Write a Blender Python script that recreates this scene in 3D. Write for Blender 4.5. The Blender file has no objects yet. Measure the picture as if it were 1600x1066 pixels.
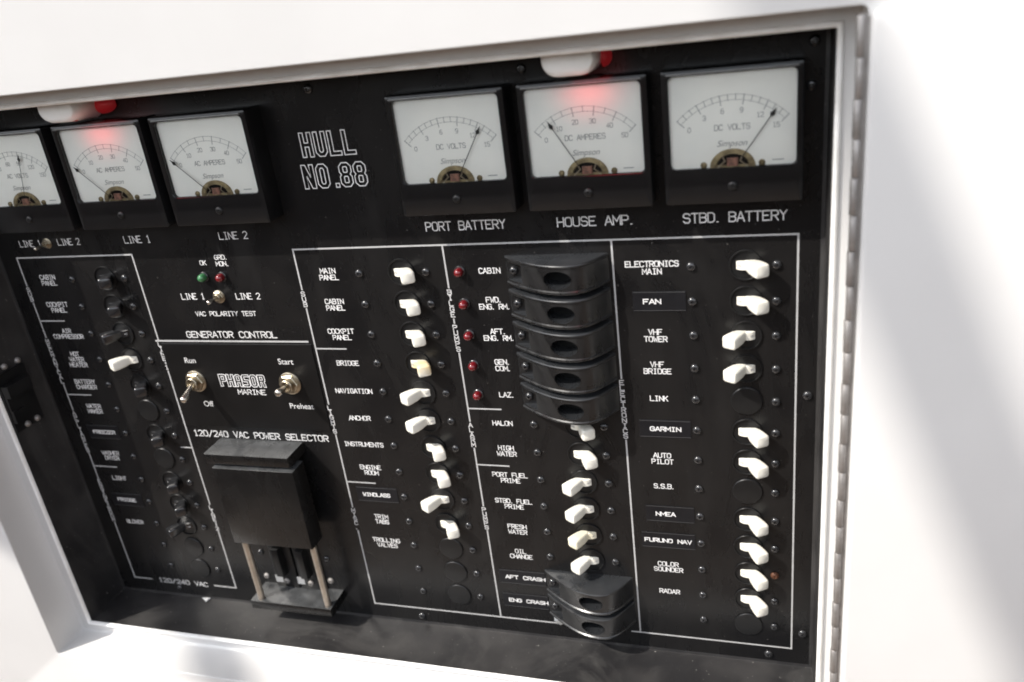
import bpy, bmesh, math, random
from mathutils import Vector, Matrix

random.seed(7)
S = 0.001                       # everything below is written in millimetres
scene = bpy.context.scene
col = scene.collection

# ------------------------------------------------------------------ camera
# panel frame: x to the right, y down the panel, z into the panel; Blender = (x, z, -y)
cam_d = bpy.data.cameras.new('camera')
cam = bpy.data.objects.new('camera', cam_d)
col.objects.link(cam)
scene.camera = cam
RR = ((0.95432202, 0.11869761, 0.27419038), (0.00542406, 0.91066599, -0.41310777), (-0.29873076, 0.39572507, 0.86842478))
CC = (-10.770, -129.178, -409.767)
def p2b(v):
    return Vector((v[0], v[2], -v[1]))
r_ = p2b(RR[0]); u_ = -p2b(RR[1]); b_ = -p2b(RR[2])
M = Matrix.Identity(4)
for i in range(3):
    M[i][0], M[i][1], M[i][2] = r_[i], u_[i], b_[i]
    M[i][3] = p2b(CC)[i] * S
cam.matrix_world = M
cam_d.sensor_width = 36.0
cam_d.lens = 1309.84 / 1600 * 36
cam_d.clip_start = 0.01
cam_d.clip_end = 200
cam_d.dof.use_dof = True
cam_d.dof.focus_distance = 0.485
cam_d.dof.aperture_fstop = 7.0

# ------------------------------------------------------------------ sky and sun
SUN = Vector((1.15, 1.0, -1.62)).normalized()      # the way the light travels
world = bpy.data.worlds.new('World')
scene.world = world
world.use_nodes = True
wn = world.node_tree
wn.nodes.clear()
sky = wn.nodes.new('ShaderNodeTexSky')
sky.sky_type = 'NISHITA'
sky.sun_disc = False
sky.sun_elevation = math.asin(-SUN.z)
sky.sun_rotation = math.atan2(-SUN.x, -SUN.y)
sky.air_density = 1.0
sky.dust_density = 1.0
bg = wn.nodes.new('ShaderNodeBackground')
bg.inputs['Strength'].default_value = 0.15
wo = wn.nodes.new('ShaderNodeOutputWorld')
hs = wn.nodes.new('ShaderNodeHueSaturation')      # hazy, milky summer sky
hs.inputs['Saturation'].default_value = 0.3
wn.links.new(sky.outputs[0], hs.inputs['Color'])
wn.links.new(hs.outputs[0], bg.inputs[0])
wn.links.new(bg.outputs[0], wo.inputs[0])
sun_d = bpy.data.lights.new('sun', 'SUN')
sun_d.energy = 2.0
sun_d.angle = math.radians(0.53)
sun_d.color = (1.0, 0.95, 0.88)
sun = bpy.data.objects.new('sun', sun_d)
sun.rotation_euler = SUN.to_track_quat('-Z', 'Y').to_euler()
sun.location = (-2, -2, 3)
col.objects.link(sun)
vs = scene.view_settings
vs.view_transform = 'Standard'
vs.look = 'None'
vs.exposure = 1.55
vs.gamma = 1
vs.use_curve_mapping = False
scene.render.engine = 'CYCLES'
scene.cycles.filter_width = 1.8
scene.cycles.max_bounces = 8
scene.cycles.transparent_max_bounces = 12

# ------------------------------------------------------------------ materials
def mat(name, base, rough=0.5, metal=0.0, spec=0.5, speck=None, var=None, bump=None, emit=None, coat=0, smudge=None, dust_sheen=None):
    m = bpy.data.materials.new(name)
    m.use_nodes = True
    nt = m.node_tree
    b = nt.nodes['Principled BSDF']
    b.inputs['Base Color'].default_value = (*base, 1)
    b.inputs['Roughness'].default_value = rough
    b.inputs['Metallic'].default_value = metal
    b.inputs['Specular IOR Level'].default_value = spec
    b.inputs['Coat Weight'].default_value = coat
    tc = nt.nodes.new('ShaderNodeTexCoord')
    last = None
    if var:
        n = nt.nodes.new('ShaderNodeTexNoise')
        n.inputs['Scale'].default_value = var[1]
        n.inputs['Detail'].default_value = 5
        nt.links.new(tc.outputs['Object'], n.inputs['Vector'])
        mx = nt.nodes.new('ShaderNodeMix'); mx.data_type = 'RGBA'
        mx.inputs['A'].default_value = (*base, 1)
        mx.inputs['B'].default_value = (*var[0], 1)
        mr = nt.nodes.new('ShaderNodeMapRange')
        mr.inputs['From Min'].default_value = 0.4; mr.inputs['From Max'].default_value = 0.75
        nt.links.new(n.outputs['Fac'], mr.inputs['Value'])
        nt.links.new(mr.outputs[0], mx.inputs['Factor'])
        last = mx.outputs['Result']
        rr = nt.nodes.new('ShaderNodeMapRange')
        rr.inputs['To Min'].default_value = rough * 0.85; rr.inputs['To Max'].default_value = min(1, rough * 1.35)
        nt.links.new(n.outputs['Fac'], rr.inputs['Value'])
        nt.links.new(rr.outputs[0], b.inputs['Roughness'])
    if speck:
        n = nt.nodes.new('ShaderNodeTexNoise')
        n.inputs['Scale'].default_value = speck[1]
        n.inputs['Detail'].default_value = 3
        nt.links.new(tc.outputs['Object'], n.inputs['Vector'])
        mr = nt.nodes.new('ShaderNodeMapRange')
        mr.inputs['From Min'].default_value = speck[2]; mr.inputs['From Max'].default_value = speck[2] + 0.06
        nt.links.new(n.outputs['Fac'], mr.inputs['Value'])
        mx = nt.nodes.new('ShaderNodeMix'); mx.data_type = 'RGBA'
        mx.inputs['A'].default_value = (*base, 1)
        if last: nt.links.new(last, mx.inputs['A'])
        mx.inputs['B'].default_value = (*speck[0], 1)
        nt.links.new(mr.outputs[0], mx.inputs['Factor'])
        last = mx.outputs['Result']
    if smudge:
        n = nt.nodes.new('ShaderNodeTexNoise')
        n.inputs['Scale'].default_value = smudge[0]; n.inputs['Detail'].default_value = 6; n.inputs['Roughness'].default_value = 0.7
        n.inputs['Distortion'].default_value = 1.5
        mp = nt.nodes.new('ShaderNodeMapping'); mp.inputs['Rotation'].default_value = (0, 0.5, 0); mp.inputs['Scale'].default_value = (1, 1, 0.35)
        nt.links.new(tc.outputs['Object'], mp.inputs['Vector']); nt.links.new(mp.outputs[0], n.inputs['Vector'])
        mr = nt.nodes.new('ShaderNodeMapRange')
        mr.inputs['From Min'].default_value = 0.48; mr.inputs['From Max'].default_value = 0.72
        nt.links.new(n.outputs['Fac'], mr.inputs['Value'])
        mx = nt.nodes.new('ShaderNodeMix'); mx.data_type = 'RGBA'
        mx.inputs['A'].default_value = (*base, 1)
        if last: nt.links.new(last, mx.inputs['A'])
        mx.inputs['B'].default_value = (*smudge[1], 1)
        nt.links.new(mr.outputs[0], mx.inputs['Factor'])
        last = mx.outputs['Result']
        ad = nt.nodes.new('ShaderNodeMath'); ad.operation = 'MULTIPLY_ADD'
        ad.inputs[1].default_value = smudge[2]
        nt.links.new(mr.outputs[0], ad.inputs[0])
        if b.inputs['Roughness'].is_linked: nt.links.new(b.inputs['Roughness'].links[0].from_socket, ad.inputs[2])
        else: ad.inputs[2].default_value = rough
        nt.links.new(ad.outputs[0], b.inputs['Roughness'])
    if dust_sheen:  # upward faces lighter: settled dust, plus sky sheen painted in on the guards
        gm = nt.nodes.new('ShaderNodeNewGeometry'); sp = nt.nodes.new('ShaderNodeSeparateXYZ')
        nt.links.new(gm.outputs['True Normal'], sp.inputs[0])
        mr = nt.nodes.new('ShaderNodeMapRange')
        mr.inputs['From Min'].default_value = 0.55; mr.inputs['From Max'].default_value = 0.95
        nt.links.new(sp.outputs['Z'], mr.inputs['Value'])
        n = nt.nodes.new('ShaderNodeTexNoise'); n.inputs['Scale'].default_value = 90; n.inputs['Detail'].default_value = 5
        nt.links.new(tc.outputs['Object'], n.inputs['Vector'])
        mu = nt.nodes.new('ShaderNodeMath'); mu.operation = 'MULTIPLY'
        nt.links.new(mr.outputs[0], mu.inputs[0]); nt.links.new(n.outputs['Fac'], mu.inputs[1])
        mx = nt.nodes.new('ShaderNodeMix'); mx.data_type = 'RGBA'
        mx.inputs['A'].default_value = (*base, 1)
        if last: nt.links.new(last, mx.inputs['A'])
        mx.inputs['B'].default_value = (*dust_sheen, 1)
        nt.links.new(mu.outputs[0], mx.inputs['Factor'])
        last = mx.outputs['Result']
    if last: nt.links.new(last, b.inputs['Base Color'])
    if bump:
        n = nt.nodes.new('ShaderNodeTexNoise')
        n.inputs['Scale'].default_value = bump[0]
        n.inputs['Detail'].default_value = 4
        nt.links.new(tc.outputs['Object'], n.inputs['Vector'])
        bp = nt.nodes.new('ShaderNodeBump')
        bp.inputs['Strength'].default_value = bump[1]
        bp.inputs['Distance'].default_value = bump[2]
        nt.links.new(n.outputs['Fac'], bp.inputs['Height'])
        nt.links.new(bp.outputs[0], b.inputs['Normal'])
    if emit:
        b.inputs['Emission Color'].default_value = (*emit[0], 1)
        b.inputs['Emission Strength'].default_value = emit[1]
    return m

M_gel = mat('white_gelcoat', (0.60, 0.592, 0.58), 0.28, spec=0.4, var=((0.55, 0.54, 0.528), 7), bump=(14, 0.15, 0.002))
M_caulk = mat('white_caulk', (0.84, 0.83, 0.81), 0.55, var=((0.66, 0.64, 0.60), 60))
M_panel = mat('black_phenolic', (0.0062, 0.0060, 0.0063), 0.24, spec=0.27, var=((0.0105, 0.0098, 0.0095), 26), speck=((0.085, 0.08, 0.074), 620, 0.69), bump=(1500, 0.05, 0.0002), smudge=(14, (0.0125, 0.012, 0.0117), 0.10))
M_box = mat('dusty_black_paint', (0.0135, 0.013, 0.0135), 0.38, spec=0.45, var=((0.034, 0.032, 0.031), 34), speck=((0.2, 0.19, 0.175), 420, 0.70), smudge=(16, (0.042, 0.04, 0.038), 0.15))
M_plate = mat('black_control_plate', (0.0055, 0.0053, 0.0053), 0.3, spec=0.25, var=((0.008, 0.0075, 0.0075), 40))
M_blackpl = mat('black_plastic', (0.0075, 0.0074, 0.0077), 0.3, spec=0.3, var=((0.012, 0.012, 0.012), 60), bump=(900, 0.08, 0.0002))
M_sel = mat('black_selector_plastic', (0.0055, 0.0052, 0.0052), 0.24, spec=0.33, var=((0.009, 0.0087, 0.0085), 45), bump=(700, 0.06, 0.0002), smudge=(22, (0.009, 0.0086, 0.0083), 0.1), dust_sheen=(0.085, 0.088, 0.09))
M_guard = mat('black_moulded_guard', (0.0065, 0.0067, 0.0072), 0.25, spec=0.6, var=((0.012, 0.012, 0.0125), 70), smudge=(30, (0.016, 0.016, 0.016), 0.2), dust_sheen=(0.028, 0.030, 0.033), bump=(1200, 0.1, 0.0002))
M_meter = mat('black_meter_case', (0.0065, 0.0065, 0.007), 0.2, spec=0.35, var=((0.01, 0.01, 0.01), 50))
M_screw = mat('black_oxide_screw', (0.02, 0.02, 0.021), 0.2, spec=0.7)
M_rustscrew = mat('rusty_screw', (0.10, 0.04, 0.02), 0.6, metal=0.3)
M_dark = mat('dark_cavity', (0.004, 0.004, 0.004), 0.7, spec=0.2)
M_line = mat('white_rule_engraving', (0.40, 0.395, 0.39), 0.5, var=((0.33, 0.325, 0.32), 150))
M_stack = mat('grey_white_engraving', (0.5, 0.49, 0.485), 0.5, var=((0.4, 0.395, 0.39), 150))
M_ink = mat('white_engraving', (0.70, 0.69, 0.68), 0.5, var=((0.52, 0.51, 0.50), 150))
M_white = mat('white_lever_plastic', (0.76, 0.735, 0.65), 0.36, spec=0.5, var=((0.69, 0.655, 0.57), 130))
M_yellow = mat('yellowed_lever_plastic', (0.71, 0.665, 0.53), 0.4, spec=0.5, var=((0.64, 0.575, 0.41), 160))
M_amber = mat('burnt_yellow_lever_plastic', (0.70, 0.67, 0.59), 0.4, var=((0.66, 0.47, 0.17), 110))
M_levblk = mat('black_lever_plastic', (0.014, 0.014, 0.015), 0.2, spec=0.8)
M_greyink = mat('grey_marking', (0.30, 0.30, 0.30), 0.5)
M_steel = mat('stainless_steel', (0.33, 0.31, 0.295), 0.5, metal=0.7, var=((0.24, 0.225, 0.21), 180))
M_nickel = mat('nickel_plate', (0.47, 0.42, 0.33), 0.3, metal=1.0, var=((0.28, 0.23, 0.16), 300))
M_brass = mat('brass_rod', (0.50, 0.44, 0.37), 0.36, metal=0.85, var=((0.37, 0.32, 0.265), 200))
M_brass2 = mat('dull_brass_movement', (0.34, 0.27, 0.15), 0.45, metal=0.6, var=((0.12, 0.09, 0.05), 400))
M_copper = mat('copper_coil', (0.36, 0.17, 0.12), 0.5, metal=0.3, var=((0.10, 0.06, 0.05), 600))
M_dial = mat('dial_paper', (0.93, 0.91, 0.855), 0.6, spec=0.25, var=((0.87, 0.86, 0.815), 40))
M_dialink = mat('dial_ink', (0.05, 0.05, 0.05), 0.6)
M_dialgrey = mat('faded_dial_ink', (0.27, 0.27, 0.265), 0.6)
M_needle = mat('black_needle', (0.008, 0.008, 0.008), 0.5)
M_hood = mat('white_light_hood', (0.90, 0.90, 0.88), 0.35, spec=0.5, var=((0.72, 0.72, 0.69), 60))
M_redlens = mat('lit_red_lens', (0.22, 0.01, 0.012), 0.3, emit=((1.0, 0.05, 0.06), 0.028))
M_led_r = mat('red_indicator_lens', (0.13, 0.003, 0.006), 0.12, spec=0.7, coat=0.3)
M_led_g = mat('green_indicator_lens', (0.035, 0.15, 0.055), 0.12, spec=0.7, coat=0.3)
M_tape = mat('black_label_tape', (0.0065, 0.0065, 0.0078), 0.36, spec=0.27, var=((0.0095, 0.0095, 0.011), 90))
M_bat = mat('bright_bat_lever', (0.62, 0.58, 0.52), 0.25, metal=1.0, var=((0.5, 0.46, 0.4), 200))
M_lip = mat('hazy_clear_lip', (0.11, 0.11, 0.108), 0.18, spec=0.6)
M_edge = mat('grey_tape_edge', (0.05, 0.05, 0.05), 0.5)
M_deck = mat('weathered_deck', (0.175, 0.125, 0.09), 0.6, var=((0.13, 0.092, 0.065), 6))
M_pipe = mat('white_painted_pipe', (0.75, 0.75, 0.74), 0.35)

def glass():
    m = bpy.data.materials.new('meter_glass'); m.use_nodes = True
    nt = m.node_tree; nt.nodes.clear()
    o = nt.nodes.new('ShaderNodeOutputMaterial'); mx = nt.nodes.new('ShaderNodeMixShader')
    t = nt.nodes.new('ShaderNodeBsdfTransparent'); g = nt.nodes.new('ShaderNodeBsdfGlossy')
    t.inputs[0].default_value = (0.97, 0.975, 0.965, 1)
    g.inputs['Roughness'].default_value = 0.05
    f = nt.nodes.new('ShaderNodeFresnel'); f.inputs['IOR'].default_value = 1.49
    nt.links.new(f.outputs[0], mx.inputs[0]); nt.links.new(t.outputs[0], mx.inputs[1])
    nt.links.new(g.outputs[0], mx.inputs[2]); nt.links.new(mx.outputs[0], o.inputs[0])
    return m
M_glass = glass()

# ------------------------------------------------------------------ mesh builder (panel millimetres)
class MB:
    def __init__(s):
        s.v = []; s.f = []
    def face(s, pts):
        n = len(s.v); s.v += [tuple(p) for p in pts]; s.f.append(tuple(range(n, n + len(pts))))
    def loops(s, loops, cap0=False, cap1=False, closed=True):
        n0 = len(s.v); k = len(loops[0])
        for l in loops: s.v += [tuple(p) for p in l]
        for a in range(len(loops) - 1):
            for i in range(k if closed else k - 1):
                j = (i + 1) % k
                s.f.append((n0 + a * k + i, n0 + a * k + j, n0 + (a + 1) * k + j, n0 + (a + 1) * k + i))
        if cap0: s.f.append(tuple(n0 + i for i in range(k)))
        if cap1: s.f.append(tuple(n0 + (len(loops) - 1) * k + i for i in reversed(range(k))))
    def box(s, x0, x1, y0, y1, z0, z1, bev=0.0):
        # bevelled towards the front (z0 is the front, smaller z)
        b = bev
        def rect(i, z): return [(x0 + i, y0 + i, z), (x1 - i, y0 + i, z), (x1 - i, y1 - i, z), (x0 + i, y1 - i, z)]
        L = [rect(0, z1), rect(0, z0 + b)] + ([rect(b * .3, z0 + b * .3), rect(b, z0)] if b else [])
        if not b: L = [rect(0, z1), rect(0, z0)]
        s.loops(L, True, True)
    def lathe(s, prof, n=24, c=(0, 0, 0), cap0=False, cap1=True):
        # prof: (radius, z), axis along z
        L = []
        for r, z in prof:
            L.append([(c[0] + r * math.cos(2 * math.pi * i / n), c[1] + r * math.sin(2 * math.pi * i / n), c[2] + z) for i in range(n)])
        s.loops(L, cap0, cap1)
    def tube(s, pts, radii, n=12, cap=True):
        L = []
        for i, p in enumerate(pts):
            p = Vector(p)
            d = (Vector(pts[min(i + 1, len(pts) - 1)]) - Vector(pts[max(i - 1, 0)])).normalized()
            a = Vector((1, 0, 0)) if abs(d.x) < 0.9 else Vector((0, 1, 0))
            u = d.cross(a).normalized(); w = d.cross(u)
            r = radii[i] if isinstance(radii, (list, tuple)) else radii
            L.append([tuple(p + (u * math.cos(2 * math.pi * k / n) + w * math.sin(2 * math.pi * k / n)) * r) for k in range(n)])
        s.loops(L, cap, cap)
    def ribbon(s, pts, w, z, closed=False):
        P = [Vector((p[0], p[1])) for p in pts]
        n = len(P)
        Lp, Rp = [], []
        for i in range(n):
            if closed: a, b, c = P[i - 1], P[i], P[(i + 1) % n]
            else: a, b, c = P[max(i - 1, 0)], P[i], P[min(i + 1, n - 1)]
            d1 = (b - a).normalized() if (b - a).length > 1e-9 else (c - b).normalized()
            d2 = (c - b).normalized() if (c - b).length > 1e-9 else d1
            n1 = Vector((-d1.y, d1.x)); n2 = Vector((-d2.y, d2.x))
            m = (n1 + n2)
            if m.length < 0.35: m = n1
            m.normalize()
            k = w / 2 / max(0.45, m.dot(n1))
            q = b
            if not closed and i == 0: q = b - d2 * w * .45
            if not closed and i == n - 1: q = b + d1 * w * .45
            Lp.append(q + m * k); Rp.append(q - m * k)
        for i in range(n if closed else n - 1):
            j = (i + 1) % n
            s.face([(Lp[i].x, Lp[i].y, z), (Lp[j].x, Lp[j].y, z), (Rp[j].x, Rp[j].y, z), (Rp[i].x, Rp[i].y, z)])
    def build(s, name, m, parent=None, smooth=None, recalc=True, face_front=False):
        me = bpy.data.meshes.new(name)
        me.from_pydata([(p[0] * S, p[2] * S, -p[1] * S) for p in s.v], [], s.f)
        bm = bmesh.new(); bm.from_mesh(me)
        if recalc: bmesh.ops.recalc_face_normals(bm, faces=bm.faces)
        if face_front:
            bm.normal_update()
            for f in bm.faces:
                if f.normal.y > 0: f.normal_flip()
        bm.to_mesh(me); bm.free()
        if smooth is not None:
            me.polygons.foreach_set('use_smooth', [True] * len(me.polygons))
            me.set_sharp_from_angle(angle=math.radians(smooth))
        me.materials.append(m)
        o = bpy.data.objects.new(name, me)
        col.objects.link(o)
        if parent: o.parent = parent
        return o

def tag(o, label=None, cat=None, group=None, kind=None):
    if label: o['label'] = label
    if cat: o['category'] = cat
    if group: o['group'] = group
    if kind: o['kind'] = kind
    return o
def thing(name, x, y, z, label, cat, group=None):
    o = bpy.data.objects.new(name, None)
    o.empty_display_size = 0.005
    o.location = (x * S, z * S, -y * S)
    col.objects.link(o)
    return tag(o, label, cat, group)
def copy_tree(o, x, y, z, label):
    c = o.copy(); col.objects.link(c)
    c.location = (x * S, z * S, -y * S); c['label'] = label
    def rec(a, b):
        for ch in list(a.children):
            d = ch.copy(); col.objects.link(d); d.parent = b
            rec(ch, d)
    rec(o, c)
    return c

def rrect(x0, x1, y0, y1, z, r, n=6):
    pts = []
    for cx, cy, a0 in ((x0 + r, y0 + r, 180), (x1 - r, y0 + r, 270), (x1 - r, y1 - r, 0), (x0 + r, y1 - r, 90)):
        for i in range(n + 1):
            a = math.radians(a0 + 90 * i / n)
            pts.append((cx + r * math.cos(a), cy + r * math.sin(a), z))
    return pts

# ------------------------------------------------------------------ stroke lettering
G = {
 'A': [[(-.2, 0), (1.9, 6)], [(2.1, 6), (4.2, 0)], [(.7, 2.0), (3.3, 2.0)]],
 'B': [[(0, 0), (0, 6), (3, 6), (4, 5.2), (4, 4), (3, 3.2), (0, 3.2)], [(3, 3.2), (4, 2.4), (4, .8), (3, 0), (0, 0)]],
 'C': [[(4, 5), (3, 6), (1, 6), (0, 5), (0, 1), (1, 0), (3, 0), (4, 1)]],
 'D': [[(0, 0), (0, 6), (2.8, 6), (4, 4.8), (4, 1.2), (2.8, 0), (0, 0)]],
 'E': [[(4, 6), (0, 6), (0, 0), (4, 0)], [(0, 3.1), (3, 3.1)]],
 'F': [[(4, 6), (0, 6), (0, 0)], [(0, 3.1), (3, 3.1)]],
 'G': [[(4, 5), (3, 6), (1, 6), (0, 5), (0, 1), (1, 0), (3, 0), (4, 1), (4, 2.8), (2.4, 2.8)]],
 'H': [[(0, 0), (0, 6)], [(4, 0), (4, 6)], [(0, 3.1), (4, 3.1)]],
 'I': [[(2, 0), (2, 6)], [(1.0, 6), (3.0, 6)], [(1.0, 0), (3.0, 0)]],
 'J': [[(4, 6), (4, 1), (3, 0), (1, 0), (0, 1)]],
 'K': [[(0, 0), (0, 6)], [(4, 6), (0, 2.6)], [(1.5, 3.6), (4, 0)]],
 'L': [[(0, 6), (0, 0), (4, 0)]],
 'M': [[(-.2, 0), (-.2, 6), (2, 2.2), (4.2, 6), (4.2, 0)]],
 'N': [[(-.1, 0), (-.1, 6)], [(-.1, 5.6), (4.1, .4)], [(4.1, 0), (4.1, 6)]],
 'O': [[(1, 0), (3, 0), (4, 1), (4, 5), (3, 6), (1, 6), (0, 5), (0, 1), (1, 0)]],
 'P': [[(0, 0), (0, 6), (3, 6), (4, 5.2), (4, 3.6), (3, 2.8), (0, 2.8)]],
 'Q': [[(1, 0), (3, 0), (4, 1), (4, 5), (3, 6), (1, 6), (0, 5), (0, 1), (1, 0)], [(2.4, 1.6), (4.1, -.2)]],
 'R': [[(0, 0), (0, 6), (3, 6), (4, 5.2), (4, 3.7), (3, 2.9), (0, 2.9)], [(2, 2.9), (4, 0)]],
 'S': [[(4, 5), (3, 6), (1, 6), (0, 5), (0, 4), (1, 3.1), (3, 3.1), (4, 2.2), (4, 1), (3, 0), (1, 0), (0, 1)]],
 'T': [[(0, 6), (4, 6)], [(2, 6), (2, 0)]],
 'U': [[(0, 6), (0, 1), (1, 0), (3, 0), (4, 1), (4, 6)]],
 'V': [[(0, 6), (2, 0), (4, 6)]],
 'W': [[(0, 6), (.8, 0), (2, 3.6), (3.2, 0), (4, 6)]],
 'X': [[(0, 0), (4, 6)], [(0, 6), (4, 0)]],
 'Y': [[(0, 6), (2, 3.2), (4, 6)], [(2, 3.2), (2, 0)]],
 'Z': [[(0, 6), (4, 6), (0, 0), (4, 0)]],
 '0': [[(1, 0), (3, 0), (4, 1), (4, 5), (3, 6), (1, 6), (0, 5), (0, 1), (1, 0)]],
 '1': [[(1, 5), (2.2, 6), (2.2, 0)], [(1.2, 0), (3.2, 0)]],
 '2': [[(0, 5), (1, 6), (3, 6), (4, 5), (4, 3.9), (0, 0), (4, 0)]],
 '3': [[(0, 5.2), (1, 6), (3, 6), (4, 5.1), (4, 4), (3, 3.2), (1.6, 3.2)], [(3, 3.2), (4, 2.3), (4, .9), (3, 0), (1, 0), (0, .8)]],
 '4': [[(3, 0), (3, 6), (0, 1.8), (4, 1.8)]],
 '5': [[(4, 6), (.3, 6), (0, 3.3), (3, 3.6), (4, 2.6), (4, 1), (3, 0), (1, 0), (0, .8)]],
 '6': [[(3.6, 6), (1.4, 6), (0, 3.6), (0, 1), (1, 0), (3, 0), (4, 1), (4, 2.6), (3, 3.5), (.2, 3.2)]],
 '8': [[(1, 3.2), (0, 2.3), (0, 1), (1, 0), (3, 0), (4, 1), (4, 2.3), (3, 3.2), (1, 3.2), (.2, 4), (.2, 5.2), (1, 6), (3, 6), (3.8, 5.2), (3.8, 4), (3, 3.2)]],
 '9': [[(.4, 0), (2.6, 0), (4, 2.4), (4, 5), (3, 6), (1, 6), (0, 5), (0, 3.4), (1, 2.5), (3.8, 2.8)]],
 '/': [[(0, -.4), (4, 6.4)]],
 '.': [[(.4, .05), (1.0, .05)]],
 ' ': [],
}
def glyph(mb, ch, x, y, h, w, sw, z, wide=.66):
    """one character, baseline-left corner at x, y"""
    s = h / 6; sx = w / 4
    for k, st in enumerate(G[ch]):
        mb.ribbon([(x + gx * sx, y - gy * s) for gx, gy in st], sw, z - 0.02 * k)
def text_line(mb, t, cx, cy, h, adv, sw, z, left=False):
    cw = adv * 0.78
    wid = sum(adv * (.55 if c == '.' else 1) for c in t) - (adv - cw)
    x = cx if left else cx - wid / 2
    for c in t:
        glyph(mb, c, x, cy + h / 2, h, cw, sw, z)
        x += adv * (.55 if c == '.' else 1)
def legend(lines, cx, cy, h=2.95, adv=2.52, sw=.5, parent=None, z=-0.12, pitch=4.1, m=None, name='legend'):
    mb = MB()
    if isinstance(lines, str): lines = lines.split('|')
    n = len(lines)
    for i, t in enumerate(lines):
        text_line(mb, t, cx, cy + (i - (n - 1) / 2) * pitch, h, adv, sw, z)
    return mb.build(name, m or M_ink, parent, recalc=False, face_front=True)
def stacked(t, x, y, h=2.7, pitch=3.42, parent=None):
    mb = MB()
    for i, c in enumerate(t):
        if c != ' ': glyph(mb, c, x - 1.15, y + (i - (len(t) - 1) / 2) * pitch + h / 2, h, 2.2, .6, -0.16)
    return mb.build('legend', M_stack, parent, recalc=False, face_front=True)
def font_text(t, cx, cy, size, z, m, parent, shear=0.0, name='legend', ox=0, oy=0, space=1.0):
    cu = bpy.data.curves.new('t', 'FONT')
    cu.body = t; cu.size = size; cu.align_x = 'CENTER'; cu.align_y = 'CENTER'; cu.shear = shear
    cu.space_character = space
    tmp = bpy.data.objects.new('t', cu); col.objects.link(tmp)
    dg = bpy.context.evaluated_depsgraph_get()
    me = bpy.data.meshes.new_from_object(tmp.evaluated_get(dg))
    bpy.data.objects.remove(tmp); bpy.data.curves.remove(cu)
    for v in me.vertices:
        x, y = v.co.x, v.co.y
        v.co = ((cx + x) * S, z * S, -(cy - y) * S)
    me.name = name
    me.materials.clear(); me.materials.append(m)
    bm = bmesh.new(); bm.from_mesh(me); bm.normal_update()
    for f in bm.faces:
        if f.normal.y > 0: f.normal_flip()
    bm.to_mesh(me); bm.free()
    o = bpy.data.objects.new(name, me); col.objects.link(o)
    o.parent = parent
    return o

# ------------------------------------------------------------------ the setting
mb = MB()
mb.face([(-5000, 980, -6000), (5000, 980, -6000), (5000, 980, 400), (-5000, 980, 400)])
mb.loops([[(x, y, z) for x, z in ((-2300, 400), (-2300, -2300), (2300, -2300), (2300, 400))] for y in (980.5, -330)], closed=False)  # unseen raised deck sides added to block light from the low sky
mb.loops([[(x, -330, z) for x, z in p] for p in (((-2300, 400), (-2300, -2300), (2300, -2300), (2300, 400)), ((-2450, 400), (-2450, -2450), (2450, -2450), (2450, 400)))], closed=False)
mb.loops([[(x, y, z) for x, z in ((-2450, 400), (-2450, -2450), (2450, -2450), (2450, 400))] for y in (-330, 980.5)], closed=False)
tag(mb.build('deck', M_deck), kind='structure')

# cabin wall with the recess that holds the panel
X0, X1, Y0, Y1 = -511.0, 21.2, -104.8, 284.0          # opening of the recess at its front
FX0, FX1, FY0, FY1 = -499.6, 12.3, -95.8, 274.2       # opening of the black box in the flange
ZF, ZW = -36.0, -62.0
mb = MB()
def ring(d, z, r): return rrect(X0 - d, X1 + d, Y0 - d, Y1 + d, z, max(r, .3))
def outer(z):
    p = rrect(-1400, 900, -900, 1000, z, 1.0); return p
mb.loops([outer(ZW + 30), outer(ZW), ring(.8, ZW, 3.5), ring(.35, ZW + .12, 3.1), ring(.1, ZW + .4, 2.8), ring(0, ZW + .9, 2.7)])
wall = mb.build('cabin_wall', M_gel, None, smooth=40)
tag(wall, 'white gelcoat boat wall with a framed recess around the black switch panel', 'wall')
mb = MB()
mb.loops([ring(0, ZW + .9, 2.7), ring(0, ZF - 2.2, 2.7), ring(-.5, ZF - .7, 2.3), ring(-1.6, ZF, 1.2)])
mb.build('recess_coaming', M_gel, wall, smooth=50)
mb = MB()
mb.loops([ring(-1.6, ZF, 1.2), rrect(FX0 - 1.6, FX1 + 1.6, FY0 - 1.6, FY1 + 1.6, ZF, .8)])
mb.build('recess_flange', M_gel, wall, smooth=40)
mb = MB()
L = []
for i in range(7):
    a = math.pi * i / 6
    d = 1.25 + 1.35 * math.cos(a); zz = ZF - 2.3 * math.sin(a)
    L.append(rrect(FX0 - d, FX1 + d, FY0 - d, FY1 + d, zz + .05, .8 + .3 * math.cos(a)))
mb.loops(L)
mb.build('caulk_bead', M_caulk, wall, smooth=60)

# unseen slab added over the wall to keep the zenith sky light off it
mb = MB()
mb.box(-3000, 3000, -1390, -1340, -640, 400)
tag(mb.build('sky_blocker', M_pipe), 'unseen white slab added above the panel wall to block zenith sky light', 'sky blocker')

# unseen posts added in the sun's path to cast soft shadows on door and ledge
def post(px, py, pz, dist, r, name, label, d=(0, 1.09, -.87)):
    p = Vector((px, py, pz)) - Vector((1.15, 1.62, 1.0)).normalized() * dist
    d = Vector(d).normalized()
    mb = MB(); mb.tube([p - d * 700, p + d * 900], r, 20)
    o = mb.build(name, M_pipe, None, smooth=60)
    tag(o, label, 'support post')
post(51, 20, -62, 2650, 22, 'shadow_post', 'unseen slanted white post added to cast the soft shadow across the open door')
post(-384, 284, -46, 2300, 15, 'shadow_post', 'unseen thinner white post added to cast the soft shadow on the recess ledge', (0, 1.41, 1.87))

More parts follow.
